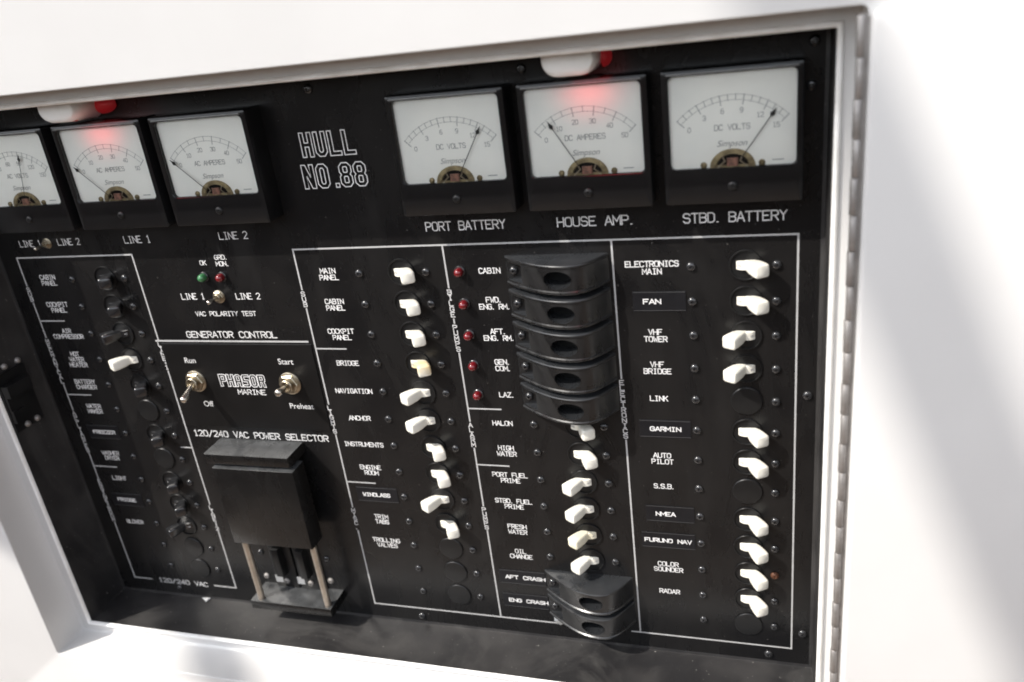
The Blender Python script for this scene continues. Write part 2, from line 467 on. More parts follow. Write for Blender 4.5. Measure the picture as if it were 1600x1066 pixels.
# ------------------------------------------------------------------ the open door and its hinge
door = thing('cabinet_door', 22.5, 90, -62, 'white gelcoat door swung wide open on the right along a long steel hinge', 'door')
mb = MB()
L = []
for i, z in ((0, -62.2), (0, -65.0), (.8, -66.2), (2.2, -66.8)):
    L.append(rrect(21.8 - 22.5 + i, 560 - 22.5 - i, -103.6 - 90 + i, 300 - 90 - i, z + 62, 3))
mb.loops(L, True, True)
mb.build('door_panel', M_gel, door, smooth=40)
mb = MB()
mb.box(19.3 - 22.5, 20.9 - 22.5, -92 - 90, 283 - 90, -61.0 + 62, -54 + 62)          # leaf on the recess side
mb.box(19.6 - 22.5, 21.6 - 22.5, -101 - 90, 299 - 90, -63.3 + 62, -62.3 + 62)        # leaf towards the door
mb.build('hinge_leaf', M_steel, door)
mbs = MB()
y = -102.0; k = 0
while y < 300:
    mb = MB()
    yy0, yy1 = y + .16, y + 14.84
    off = .18 if k % 2 else -.12
    cx, cz, r = 18.75 - 22.5 + off, -1.2, 1.62
    L = []
    for d, q in ((yy0, r - .15), (yy0 + .15, r), (yy1 - .15, r), (yy1, r - .15)):
        L.append([(cx + q * math.cos(2 * math.pi * i / 20), d - 90, cz + q * math.sin(2 * math.pi * i / 20)) for i in range(20)])
    mb.loops(L, True, True)
    mb.build('knuckle', M_steel, door, smooth=50)
    y += 15.0; k += 1

# ------------------------------------------------------------------ switch panel
panel = thing('switch_panel', 0, 0, 0, 'glossy black electrical switch panel set deep in the white recess', 'switch panel')
mb = MB()
mb.face([(FX0 + .02, FY0 + .02, 0), (FX1 - .02, FY0 + .02, 0), (FX1 - .02, FY1 - .02, 0), (FX0 + .02, FY1 - .02, 0)])
mb.build('face_plate', M_panel, panel, recalc=False, face_front=True)
mb = MB()
mb.loops([rrect(FX0 - 1.2, FX1 + 1.2, FY0 - 1.2, FY1 + 1.2, -35.9, .8), rrect(FX0 - .6, FX1 + .6, FY0 - .6, FY1 + .6, -36.9, .8),
          rrect(FX0, FX1, FY0, FY1, -36.6, .6), rrect(FX0, FX1, FY0, FY1, -1.8, .6), rrect(FX0 + .5, FX1 - .5, FY0 + .5, FY1 - .5, -.5, .6),
          rrect(FX0 + 2.2, FX1 - 2.2, FY0 + 2.2, FY1 - 2.2, -.03, .6)])
mb.build('box_frame', M_box, panel, smooth=40)
mb = MB()
mb.box(-391.0, -280.4, 60.4, 121.5, -.7, -.02, .25)
mb.build('control_plate', M_plate, panel)

LX = {'L0': -484.0, 'L1': -392.2, 'M0': -278.0, 'M1': -184.7, 'M2': -91.2, 'M3': 0.0}
BOT = 260.8
def vline(x, y0, y1, w=.95): 
    mb = MB(); mb.box(x - w / 2, x + w / 2, y0, y1, -.1, .05); mb.build('border_line', M_line, panel)
def hline(x0, x1, y, w=.95, z=-.115):
    mb = MB(); mb.box(x0, x1, y - w / 2, y + w / 2, z, .05); mb.build('border_line', M_line, panel)
def broken(x, texts, y0=0, y1=BOT):
    """a vertical rule interrupted by stacked lettering"""
    y = y0
    for t, c in texts:
        half = len(t) * 3.42 / 2 + .6
        vline(x, y, c - half)
        stacked(t, x, c, parent=panel)
        y = c + half
    vline(x, y, y1)
hline(LX['L0'] - .5, LX['L1'] + .5, 0)
hline(LX['L0'] - .5, -467.5, BOT); hline(-411.5, LX['L1'] + .5, BOT)
hline(LX['M0'] - .5, LX['M3'] + .5, 0)
hline(LX['M0'] - .5, -143, BOT); hline(-97, LX['M3'] + .5, BOT)
broken(LX['L0'], [('SUB', 25.5), ('MECHANICAL', 75), ('APPLIANCES', 131), ('ENGINE', 181), ('ROOM', 201.5)])
broken(LX['L1'], [('LINE', 66.5), ('1', 78), ('LINE', 194), ('2', 207)])
broken(LX['M0'], [('SUB', 31), ('LIGHTS', 113), ('MISC.', 189)])
broken(LX['M1'], [('BILGE', 34.5), ('PUMPS', 56.0), ('ALARM', 120), ('PUMPS', 181)])
broken(LX['M2'], [('ELECTRONICS', 99.5)])
vline(LX['M3'], 0, BOT)
hline(LX['L1'] - 2.5, -282, 58.8, 1.1)
for x, y in (('M0', 63.4), ('M0', 159.5), ('M1', 101.8), ('M1', 141.0), ('L0', 44.7), ('L0', 100.6), ('L0', 159.3)):
    hline(LX[x] + .5, LX[x] + 21.0, y, .85)
hline(LX['L1'] - 9.5, LX['L1'] - .5, 139.5, .8)

ROW0, PITCH = 15.2, 19.13
def row(i): return ROW0 + PITCH * i
# legends beside the rows
for i, t in enumerate(['ELECTRONICS|MAIN', None, 'VHF|TOWER', 'VHF|BRIDGE', 'LINK', None, 'AUTO|PILOT', 'S.S.B.', None, None, 'COLOR|SOUNDER', 'RADAR']):
    if t: legend(t, -71.2, row(i) + (.4 if '|' in t else 0), parent=panel)
for i, t in enumerate(['MAIN|PANEL', 'CABIN|PANEL', 'COCKPIT|PANEL', 'BRIDGE', 'NAVIGATION', 'ANCHOR', 'INSTRUMENTS', 'ENGINE|ROOM', None, 'TRIM|TABS', 'TROLLING|VALVES']):
    if t: legend(t, -258.3 if t != 'INSTRUMENTS' else -259.5, row(i) + .3, parent=panel)
for i, t in enumerate(['CABIN', 'FWD.|ENG. RM.', 'AFT.|ENG. RM.', 'GEN.|COM.', 'LAZ.', 'HALON', 'HIGH|WATER', 'PORT FUEL|PRIME', 'STBD. FUEL|PRIME', 'FRESH|WATER', 'OIL|CHANGE']):
    legend(t, -159.4 if i < 5 else -164.3, row(i) + .2, parent=panel)
for i, t in enumerate(['CABIN|PANEL', 'COCKPIT|PANEL', 'AIR|COMPRESSOR', 'HOT|WATER|HEATER', 'BATTERY|CHARGER', 'WATER|MAKER', None, 'WASHER|DRYER', 'LIGHT', None, 'BLOWER']):
    if t: legend(t, -464.5, row(i) + .5, parent=panel, sw=.5)
legend('PORT BATTERY', -169.8, -10.6, 4.7, 3.85, 0.61, panel)
legend('HOUSE AMP.', -99.0, -10.3, 4.7, 4.2, 0.61, panel)
legend('STBD. BATTERY', -29.8, -9.8, 4.7, 3.95, 0.61, panel)
legend('LINE 2', -315.7, -9.8, 4.2, 3.35, 0.5, panel)
legend('LINE 1', -384.7, -9.6, 4.2, 3.35, 0.5, panel)
legend('LINE 1', -468.6, -9.4, 4.0, 3.0, 0.48, panel)
legend('LINE 2', -437.5, -9.7, 4.0, 3.0, 0.48, panel)
legend('LINE 1', -356.0, 28.3, 3.7, 2.9, 0.5, panel)
legend('LINE 2', -316.3, 28.6, 3.7, 2.9, 0.5, panel)
legend('OK', -341.8, 6.6, 2.7, 2.4, 0.45, panel)
legend('GRD.|MON.', -328.4, 5.4, 2.7, 2.5, 0.45, panel)
legend('VAC POLARITY TEST', -335.7, 40.0, 2.8, 2.6, 0.45, panel)
legend('GENERATOR CONTROL', -336.0, 54.2, 4.0, 3.92, 0.57, panel)
legend('120/240 VAC POWER SELECTOR', -335.6, 127.3, 4.3, 3.98, 0.61, panel)
legend('120/240 VAC', -439.3, 260.7, 3.7, 4.1, 0.53, panel)
for t, x, y in (('Run', -371.9, 72.5), ('Off', -367.5, 104.2), ('Start', -301.1, 72.4), ('Preheat', -297.5, 103.8)):
    font_text(t, x, y, 5.6, -.76, M_ink, panel)
# outlined lettering
OUT = {
 'H': [[(0, 0), (2, 0), (2, 5), (4, 5), (4, 0), (6, 0), (6, 12), (4, 12), (4, 7), (2, 7), (2, 12), (0, 12)]],
 'U': [[(0, 12), (0, 2), (1.6, 0), (4.4, 0), (6, 2), (6, 12), (4, 12), (4, 2.8), (3.4, 2), (2.6, 2), (2, 2.8), (2, 12)]],
 'L': [[(0, 12), (0, 0), (6, 0), (6, 2), (2, 2), (2, 12)]],
 'N': [[(0, 0), (0, 12), (2, 12), (4, 5.5), (4, 12), (6, 12), (6, 0), (4, 0), (2, 6.5), (2, 0)]],
 'O': [[(1.6, 0), (4.4, 0), (6, 2), (6, 10), (4.4, 12), (1.6, 12), (0, 10), (0, 2)], [(2.5, 2), (3.5, 2), (4, 2.8), (4, 9.2), (3.5, 10), (2.5, 10), (2, 9.2), (2, 2.8)]],
 '.': [[(1.6, 0), (3.4, 0), (3.4, 1.9), (1.6, 1.9)]],
 '8': [[(1.6, 0), (4.4, 0), (6, 1.8), (6, 5), (5.2, 6.2), (6, 7.4), (6, 10.2), (4.4, 12), (1.6, 12), (0, 10.2), (0, 7.4), (.8, 6.2), (0, 5), (0, 1.8)],
       [(2.3, 2), (3.7, 2), (4, 2.4), (4, 4.8), (3.7, 5.2), (2.3, 5.2), (2, 4.8), (2, 2.4)], [(2.3, 7.2), (3.7, 7.2), (4, 7.6), (4, 9.6), (3.7, 10), (2.3, 10), (2, 9.6), (2, 7.6)]],
 'P': [[(0, 0), (0, 12), (5, 12), (6, 11), (6, 6), (5, 5), (2, 5), (2, 0)], [(2, 7), (2, 10), (4, 10), (4, 7)]],
 'A': [[(0, 0), (0, 10), (2, 12), (4, 12), (6, 10), (6, 0), (4, 0), (4, 4), (2, 4), (2, 0)], [(2, 6), (2, 10), (4, 10), (4, 6)]],
 'S': [[(0, 0), (0, 2), (4, 2), (4, 5), (1, 5), (0, 6), (0, 11), (1, 12), (6, 12), (6, 10), (2, 10), (2, 7), (5, 7), (6, 6), (6, 1), (5, 0)]],
 'R': [[(0, 0), (0, 12), (5, 12), (6, 11), (6, 6), (5, 5), (6, 0), (4, 0), (3, 5), (2, 5), (2, 0)], [(2, 7), (2, 10), (4, 10), (4, 7)]],
}
def outlined(t, x, y, w, h, adv, sw, z, parent):
    mb = MB()
    for c in t:
        for k, poly in enumerate(OUT.get(c, [])):
            mb.ribbon([(x + gx * w / 6, y - gy * h / 12) for gx, gy in poly], sw, z - .01 * k, closed=True)
        x += adv * (.62 if c == '.' else 1)
    return mb.build('legend', M_ink, parent, recalc=False, face_front=True)
outlined('HULL', -257.9, -52.4, 6.9, 13.2, 8.5, .55, -.13, panel)
outlined('NO.88', -260.8, -35.0, 7.2, 13.2, 8.75, .55, -.13, panel)
outlined('PHASOR', -353.5, 90.6, 5.2, 8.6, 5.75, .5, -.78, panel)
legend('MARINE', -331.5, 94.4, 3.3, 3.5, .55, panel, z=-.78)

# ------------------------------------------------------------------ screws
def screw_mb(cx, cy, z=0, r=2.45, h=1.5):
    mb = MB()
    mb.lathe([(r, 0), (r, -.25 * h), (r * .93, -.55 * h), (r * .78, -.82 * h), (r * .55, -h), (r * .30, -h * 1.04), (r * .24, -h * .5), (0.02, -h * .45)], 16, (cx, cy, z))
    return mb
for x, y in ((4.5, -69.2), (5.9, 87.7), (6.2, 248.2), (-13.1, 266.9), (-243, 267.3), (-246.5, -88.0), (-129, -88.0), (-444, 266.6), (5.5, -88)):
    screw_mb(x, y, -.02, 2.6).build('screw', M_screw, panel, smooth=40)

# ------------------------------------------------------------------ breakers and blanking plugs
def bezel_mb():
    mb = MB()
    mb.lathe([(8.1, -.02), (8.1, -.75), (7.95, -.95), (7.55, -.95), (7.4, -.8), (7.25, -.1)], 32, cap1=True)
    return mb
def superell(cx, cz, ux, uz, hw, hy, n=28, p=6.5):
    """rounded rectangle: hw along direction (ux, uz) in the x-z plane, hy along y"""
    pts = []
    for i in range(n):
        a = 2 * math.pi * i / n
        ca, sa = math.cos(a), math.sin(a)
        k = (abs(ca) ** p + abs(sa) ** p) ** (-1 / p)
        pts.append((cx + ux * hw * k * ca, hy * k * sa, cz + uz * hw * k * ca))
    return pts
def lever_mb(sgn):
    mb = MB()
    t = math.radians(31)
    ax, az = math.sin(t) * sgn, -math.cos(t)          # lever axis
    ux, uz = math.cos(t), math.sin(t) * sgn           # across the lever
    L = []
    for d, hw, hy in ((0, 2.6, 2.4), (3.2, 2.7, 2.5), (5.6, 2.9, 2.7), (8.5, 3.5, 3.2), (12.5, 3.8, 3.45), (15.6, 3.8, 3.45), (16.2, 3.55, 3.2), (16.5, 3.0, 2.65)):
        L.append(superell(ax * d, 3.5 + az * d, ux, uz, hw, hy))
    mb.loops(L, True, True)
    # the rounded hub the lever grows from
    L = []
    for yy, q in ((-2.35, .86), (-2.1, 1), (2.1, 1), (2.35, .86)):
        L.append([(-sgn * .2 + 5.6 * q * math.cos(2 * math.pi * i / 28), yy, 3.5 + 5.6 * q * math.sin(2 * math.pi * i / 28)) for i in range(28)])
    mb.loops(L, True, True)
    return mb
def make_breaker(sgn, m, label, group):
    t = thing('circuit_breaker', 0, 0, 0, label, 'breaker', group)
    bezel_mb().build('bezel', M_blackpl, t, smooth=35)
    lv = lever_mb(sgn).build('lever', m, t, smooth=42)
    mb = MB()
    text_line(mb, 'OFF' if sgn > 0 else 'ON', 0, 0, 1.0, .95, .22, 0)
    # lay the marking on the hub
    a = math.radians(30)
    nv = []
    for (x, y, z) in mb.v:
        ang = a * sgn + x / 5.6 * .9
        nv.append((-sgn * .2 - math.sin(ang) * 5.68, y, 3.5 - math.cos(ang) * 5.68))
    mb.v = nv
    mb.build('lettering', M_greyink, lv, recalc=False, face_front=True)
    screw_mb(-26.6, .2).build('screw', M_screw, t, smooth=40)
    screw_mb(14.9, .2).build('screw', M_screw, t, smooth=40)
    return t
def make_plug(label, group):
    t = thing('blanking_plug', 0, 0, 0, label, 'blanking plug', group)
    mb = MB()
    mb.lathe([(8.2, -.02), (8.2, -.7), (7.8, -1.05), (4, -1.2), (.05, -1.25)], 32, cap1=True)
    mb.build('cap', M_blackpl, t, smooth=35)
    screw_mb(-26.6, .2).build('screw', M_screw, t, smooth=40)
    screw_mb(14.9, .2).build('screw', M_screw, t, smooth=40)
    return t
protos = {}
WORDS_TAPE = {}
def place(kind, x, i, label, group):
    y = row(i)
    if kind not in protos:
        if kind == 'plug': protos[kind] = make_plug(label, group)
        else:
            sg = 1 if kind[0] == 'R' else -1
            mm = {'w': M_white, 'k': M_levblk, 'y': M_yellow, 'a': M_amber}[kind[1]]
            protos[kind] = make_breaker(sg, mm, label, group)
        o = protos[kind]
        o.location = (x * S, 0, -y * S)
    else:
        o = copy_tree(protos[kind], x, y, 0, label)
        o['group'] = group
    return o
GRP = {'E': 'breakers of the electronics column', 'M': 'breakers of the dc main column', 'B': 'breakers of the pump column', 'A': 'breakers of the ac column'}
PGRP = 'blanking plugs filling unused breaker holes'
XC = {'A': -418.2, 'M': -211.8, 'B': -118.3, 'E': -24.7}
E_ = [('Rw', 'white lever breaker thrown right beside the legend ELECTRONICS MAIN'), ('Rw', 'white lever breaker thrown right beside the FAN tape'),
      ('Lw', 'white lever breaker thrown left beside the legend VHF TOWER'), ('Lw', 'white lever breaker thrown left beside the legend VHF BRIDGE'),
      ('plug', 'round black plug covering the hole beside the legend LINK'), ('Rw', 'white lever breaker thrown right just below the LINK plug'),
      ('Rw', 'white lever breaker thrown right beside the legend AUTO PILOT'), ('plug', 'round black plug covering the hole beside the legend S.S.B.'),
      ('Rw', 'white lever breaker thrown right beside the NMEA tape'), ('Rw', 'white lever breaker thrown right, second below the S.S.B. plug'),
      ('Rw', 'white lever breaker thrown right beside the legend COLOR SOUNDER, with a rusty screw'), ('Rw', 'white lever breaker thrown right beside the legend RADAR'),
      ('plug', 'round black plug under the RADAR breaker with no legend')]
for i, (k, l) in enumerate(E_):
    o = place(k, XC['E'], i, l, PGRP if k == 'plug' else GRP['E'])
    if i == 10:
        for c in o.children:
            if c.name.startswith('screw') and c.data.vertices[0].co.x > 0:
                me = c.data.copy(); me.materials.clear(); me.materials.append(M_rustscrew); c.data = me
                c['label'] = 'rusty orange screw'
M_ = [('Rw', 'white lever breaker thrown right beside the legend MAIN PANEL'), ('Rw', 'white lever breaker thrown right beside the CABIN PANEL legend, middle column'),
      ('Rw', 'white lever breaker thrown right beside the COCKPIT PANEL legend, middle column'), ('Ra', 'yellow stained white lever breaker thrown right beside the legend BRIDGE'),
      ('Lw', 'white lever breaker thrown left beside the legend NAVIGATION'), ('Lw', 'white lever breaker thrown left beside the legend ANCHOR'),
      ('Rw', 'white lever breaker thrown right beside the legend INSTRUMENTS'), ('Rw', 'white lever breaker thrown right beside the legend ENGINE ROOM'),
      ('Lw', 'white lever breaker thrown left beside the WINDLASS tape'), ('Rw', 'white lever breaker thrown right beside the legend TRIM TABS'),
      ('plug', 'round black plug beside the legend TROLLING VALVES'), ('plug', 'round black plug directly below the TROLLING VALVES plug'),
      ('plug', 'lowest round black plug in the column under TROLLING VALVES')]
for i, (k, l) in enumerate(M_): place(k, XC['M'], i, l, PGRP if k == 'plug' else GRP['M'])
B_ = {5: ('Rw', 'white lever breaker thrown right beside the legend HALON, tucked under a guard'), 6: ('Rw', 'white lever breaker thrown right beside the legend HIGH WATER'),
      7: ('Lw', 'white lever breaker thrown left beside the legend PORT FUEL PRIME'), 8: ('Lw', 'white lever breaker thrown left beside the legend STBD. FUEL PRIME'),
      9: ('Ly', 'yellowed lever breaker thrown left beside the legend FRESH WATER'), 10: ('Lw', 'white lever breaker thrown left beside the legend OIL CHANGE')}
for i, (k, l) in B_.items(): place(k, XC['B'], i, l, GRP['B'])
A_ = [('Rk', 'black lever breaker beside the CABIN PANEL legend, far left column'), ('Rk', 'black lever breaker beside the COCKPIT PANEL legend, far left column'),
      ('Lk', 'black lever breaker thrown left beside the legend AIR COMPRESSOR'), ('Lw', 'lone white lever breaker beside the legend HOT WATER HEATER'),
      ('Rk', 'black lever breaker beside the legend BATTERY CHARGER'), ('plug', 'round black plug beside the legend WATER MAKER'),
      ('Rk', 'black lever breaker beside the FREEZER tape'), ('plug', 'round black plug beside the legend WASHER DRYER'),
      ('Rk', 'black lever breaker beside the legend LIGHT'), ('Rk', 'black lever breaker beside the FRIDGE tape'),
      ('Lk', 'black lever breaker thrown left beside the legend BLOWER'), ('plug', 'round black plug directly below the BLOWER breaker'),
      ('plug', 'round black plug just above the 120/240 VAC legend')]
for i, (k, l) in enumerate(A_): place(k, XC['A'], i, l, PGRP if k == 'plug' else GRP['A'])

# ------------------------------------------------------------------ breaker guards
def make_guard(label):
    t = thing('breaker_guard', 0, 0, 0, label, 'breaker guard', 'black guards over the breakers')
    P = [(-28.4, 0), (-28.2, -1.2), (-24.5, -4.4), (-19.5, -8.0), (-15.0, -11.1), (-10.5, -13.9), (-6, -16.2), (-1.5, -17.9), (3, -19.0), (7.5, -19.4),
         (11.5, -19.1), (15, -17.9), (18, -15.8), (20.6, -13.0), (23, -9.6), (25.6, -5.0), (27.8, -1.0), (28.2, 0)]
    yt, yb = -8.5, 7.9
    mb = MB()
    def sec(y, d):
        out = []
        for x, z in P: out.append((x * (1 - d * .012), y, min(0, z + d * (1 if z < -.5 else 0))))
        return out
    mb.loops([sec(yt, .9), sec(yt + .3, .3), sec(yt + .8, 0), sec(yt + 1.5, 0), sec(yt + 2.1, .7), sec(yb - 2.1, .7), sec(yb - 1.5, 0), sec(yb - .8, 0), sec(yb - .3, .3), sec(yb, .9)], True, True)
    g = mb.build('body', M_guard, t, smooth=None)
    cut = MB()
    L = []
    n = 36
    for z, k in ((-32, 1.0), (-20, 1.0), (-16.2, .93), (-7, .88)):
        L.append([(4.2 + 8.0 * k * math.cos(2 * math.pi * i / n), -.2 + 5.0 * k * math.sin(2 * math.pi * i / n), z) for i in range(n)])
    cut.loops(L, True, True)
    cut.box(-40, -17.2, -5.6, 4.6, -30, -1.4)
    c = cut.build('c', M_dark)
    md = g.modifiers.new('b', 'BOOLEAN'); md.operation = 'DIFFERENCE'; md.solver = 'EXACT'; md.object = c
    dg = bpy.context.evaluated_depsgraph_get()
    me = bpy.data.meshes.new_from_object(g.evaluated_get(dg))
    g.modifiers.clear()
    me.polygons.foreach_set('use_smooth', [True] * len(me.polygons))
    me.set_sharp_from_angle(angle=math.radians(28))
    me.materials.clear(); me.materials.append(M_guard)
    me.polygons.foreach_set('material_index', [0] * len(me.polygons))
    me.name = 'body'
    g.data = me
    bpy.data.objects.remove(c)
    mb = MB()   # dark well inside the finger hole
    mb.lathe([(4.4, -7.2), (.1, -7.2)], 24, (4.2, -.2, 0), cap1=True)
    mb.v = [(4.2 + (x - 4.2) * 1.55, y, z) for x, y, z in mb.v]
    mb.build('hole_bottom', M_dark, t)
    screw_mb(-23.4, -.4, -1.4, 2.5, 1.9).build('screw', M_screw, t, smooth=40)
    return t
GL = ['curved black breaker guard beside the legend CABIN, topmost of its stack', 'curved black breaker guard beside the legend FWD. ENG. RM.', 'curved black breaker guard beside the legend AFT. ENG. RM.',
      'curved black breaker guard beside the legend GEN. COM.', 'curved black breaker guard beside the legend LAZ.', 'curved black breaker guard beside the AFT CRASH tape', 'curved black breaker guard beside the ENG CRASH tape']
g0 = None
for l, i in zip(GL, (0, 1, 2, 3, 4, 11, 12)):
    y = row(i) + .2
    if g0 is None:
        g0 = make_guard(l); g0.location = (-121.5 * S, 0, -y * S)
    else: copy_tree(g0, -121.5, y, 0, l)

# ------------------------------------------------------------------ label tapes
def tape(t, x0, x1, cx, y, label, h=2.5, adv=2.45, rot=0):
    o = thing('label_tape', (x0 + x1) / 2, y, -.05, label, 'label tape', 'black label tapes stuck beside the breakers')
    hw = (x1 - x0) / 2
    mb = MB(); mb.box(-hw, hw, -5.6, 5.6, -.32, 0, .1); mb.build('backing', M_tape, o)
    mb = MB()
    for yy in (-5.1, 5.1): mb.box(-hw + .3, hw - .3, yy - .12, yy + .12, -.40, -.30)  # thin grey line along the top and bottom of the tape
    mb.build('edge', M_edge, o)
    mb = MB(); text_line(mb, t, cx - (x0 + x1) / 2, 0, h, adv, .6, -.42)
    mb.build('lettering', M_ink, o, recalc=False, face_front=True)
    if rot: o.rotation_euler = (0, math.radians(rot), 0)
TN = 'black label tape reading '
tape('FAN', -82, -54.5, -72, row(1) - .1, TN + 'FAN under the ELECTRONICS MAIN legend', adv=3.2)
tape('GARMIN', -83, -54.5, -68.5, row(5), TN + 'the plotter name, just below the LINK legend', adv=2.9)
tape('NMEA', -82.5, -54.5, -71, row(8), TN + 'NMEA below the legend S.S.B.', adv=2.9)
tape('FURUNO NAV', -86, -54.5, -70.5, row(9), TN + 'a maker name and NAV, below the NMEA tape', adv=2.8)
tape('WINDLASS', -272, -243, -258, row(8), TN + 'WINDLASS below the ENGINE ROOM legend')
tape('AFT CRASH', -181, -149.8, -163.5, row(11), TN + 'AFT CRASH at the upper of two bottom guards', adv=3.0)
tape('ENG CRASH', -181, -149.8, -163.5, row(12), TN + 'ENG CRASH at the lower of two bottom guards', adv=3.0)
tape('FREEZER', -477, -450, -463.0, row(6), TN + 'FREEZER in the far left column', adv=2.75)
tape('FRIDGE', -477, -450, -464.5, row(9), TN + 'FRIDGE in the far left column', adv=2.75)

# ------------------------------------------------------------------ indicator lights
def led(x, y, m, label, group, proto=[None, None]):
    k = 0 if m is M_led_r else 1
    if proto[k]: return copy_tree(proto[k], x, y, 0, label)
    t = thing('indicator_light', x, y, 0, label, 'indicator light', group)
    mb = MB(); mb.lathe([(3.2, -.02), (3.2, -.9), (2.9, -1.2), (2.4, -1.2)], 20, cap1=True)
    mb.build('collar', M_screw, t, smooth=40)
    mb = MB(); mb.lathe([(2.45, -.6), (2.45, -3.2)] + [(2.45 * math.cos(a), -3.2 - 2.3 * math.sin(a)) for a in (.3, .6, .9, 1.2, 1.45)], 20, cap1=True)
    mb.build('lens', m, t, smooth=60)
    proto[k] = t
    return t
for i, w in enumerate(('CABIN, topmost of five', 'FWD. ENG. RM.', 'AFT. ENG. RM.', 'GEN. COM.', 'LAZ.')):
    led(-176.6, row(i) + .1, M_led_r, 'red domed indicator light left of the legend ' + w, 'red indicator lights of the bilge pumps')
o = led(-330.7, 15.6, M_led_r, 'small red domed indicator light below the legend GRD. MON.', None)
o['group'] = 'polarity test lights'
led(-343.5, 15.4, M_led_g, 'small green domed indicator light below the legend OK', 'polarity test lights')

# ------------------------------------------------------------------ toggle switches
def toggle(x, y, big, tip, label):
    t = thing('toggle_switch', x, y, -.7 if big == 1 else 0, label, 'toggle switch', 'metal toggle switches')
    k = 1.0 if big == 1 else big
    mb = MB()
    mb.lathe([(7.6 * k, -.02), (7.6 * k, -.8 * k), (7.3 * k, -1 * k)], 32, cap1=True)
    mb.build('washer', M_nickel, t, smooth=35)
    mb = MB()
    n = 6
    L = []
    for z, r in ((-.9 * k, 6.6 * k), (-2.7 * k, 6.6 * k), (-3.1 * k, 6.1 * k), (-3.1 * k, 4.2 * k)):
        L.append([(r * math.cos(math.pi / 3 * i), r * math.sin(math.pi / 3 * i), z) for i in range(6)])
    mb.loops(L, False, False)
    mb.lathe([(4.3 * k, -3.05 * k), (4.3 * k, -5.4 * k), (3.9 * k, -5.8 * k), (3.0 * k, -5.8 * k), (2.2 * k, -4.2 * k), (.1, -4.2 * k)], 24)
    mb.build('nut', M_nickel, t, smooth=35)
    mb = MB()
    a = Vector((0, 0, -3.4 * k)); b = Vector(tip)
    pts = [a + (b - a) * q for q in (0, .3, .6, .85, .93, .98, 1)]
    rs = [1.5 * k, 1.6 * k, 2.0 * k, 2.5 * k, 2.35 * k, 1.7 * k, .6 * k]
    mb.tube([tuple(p) for p in pts], rs, 16)
    mb.build('lever', M_bat, t, smooth=50)
toggle(-371.6, 87.2, 1, (0.2, 6.0, -18), 'nickel toggle switch flipped down, between the words Run and Off')
toggle(-301.4, 87.2, 1, (1.2, -1.6, -17.5), 'nickel toggle switch resting at centre, between Start and Preheat')
toggle(-336.9, 28.6, .55, (-.4, -.2, -11.5), 'small metal toggle switch between LINE 1 and LINE 2, above VAC POLARITY TEST')
toggle(-454.8, -9.2, .45, (.8, .2, -11.5), 'small metal toggle switch between LINE 1 and LINE 2, under the volt meter')

# ------------------------------------------------------------------ power selector
sel = thing('power_selector', -332, 130, 0, 'black sliding power selector lock on two brass rods', 'selector switch')
def sx(x): return x + 332
def sy(y): return y - 130
mb = MB(); mb.box(sx(-366.5), sx(-303.6), sy(130.6), sy(138.2), -20.5, -.02, 1.3); mb.build('upper_bracket', M_sel, sel, smooth=40)
mb = MB()
mb.box(sx(-361.5), sx(-301.2), sy(139.9), sy(200), -22.3, -8, 1.1)
mb.build('slide', M_sel, sel, smooth=40)
for x in (-357.3, -304.3):
    mb = MB(); mb.tube([(sx(x), sy(150), -16.5), (sx(x), sy(254), -16.5)], 2.35, 16); mb.build('rod', M_brass, sel, smooth=60)
mb = MB(); mb.box(sx(-364.5), sx(-300.6), sy(251.8), sy(258.6), -20.5, -.02, .9); mb.build('lower_bracket', M_sel, sel, smooth=40)
for x0, x1 in ((-352, -334), (-332.5, -314.5)):
    mb = MB(); mb.box(sx(x0), sx(x1), sy(203), sy(251.5), -3.0, -.02, .5)
    mb.box(sx(x0 + 6), sx(x1 - 6), sy(214), sy(238), -9.5, -2.9, 1.6)
    mb.build('breaker_block', M_blackpl, sel, smooth=40)
for x, y in ((-361.0, 224.5), (-361.4, 245.8), (-308.0, 225), (-309, 244.5), (-343, 246), (-323.5, 246), (-343, 207.5), (-323.5, 207.5)):
    z = -3.0 if -353 < x < -314 else -.02
    screw_mb(sx(x), sy(y), z, 2.4).build('screw', M_steel if y > 240 else M_screw, sel, smooth=40)
for x in (-346.5, -329):   # grey rating plates low on the blocks
    mb = MB(); mb.box(sx(x - 5.5), sx(x + .5), sy(241.5), sy(247.5), -3.25, -2.95); mb.build('rating_plate', M_greyink, sel)

# ------------------------------------------------------------------ latch keeper on the left side wall of the box
lk = thing('latch_keeper', FX0, 88, -22, 'black latch keeper with round rivets on the left inner wall', 'latch keeper')
mb = MB()
mb.box(0, 1.6, -18, 24, -13.5, 10)
mb.build('base_plate', M_blackpl, lk)
mb = MB()
mb.box(1.6, 7.5, -10.5, -2, -13, 6); mb.box(1.6, 4.5, 8, 17, -13, -3); mb.box(1.6, 3.6, -2, 8, -13, 2)
mb.build('strike', M_blackpl, lk)
for y, z in ((66.8, -25.5), (67.4, -14.5), (82, -17), (110, -17.7), (109.8, -26)):
    mb = MB()
    n = 14; L = []
    for r, d in ((2.3, .02), (2.2, .9), (1.6, 1.7), (.7, 2.1), (.1, 2.15)):
        d2 = d + (1.6 if 70 < y < 112 else .0)
        L.append([(d2, y - 88 + r * math.cos(2 * math.pi * i / n), z + 22 + r * math.sin(2 * math.pi * i / n)) for i in range(n)])
    mb.loops(L, False, True)
    mb.build('rivet', M_steel, lk, smooth=60)

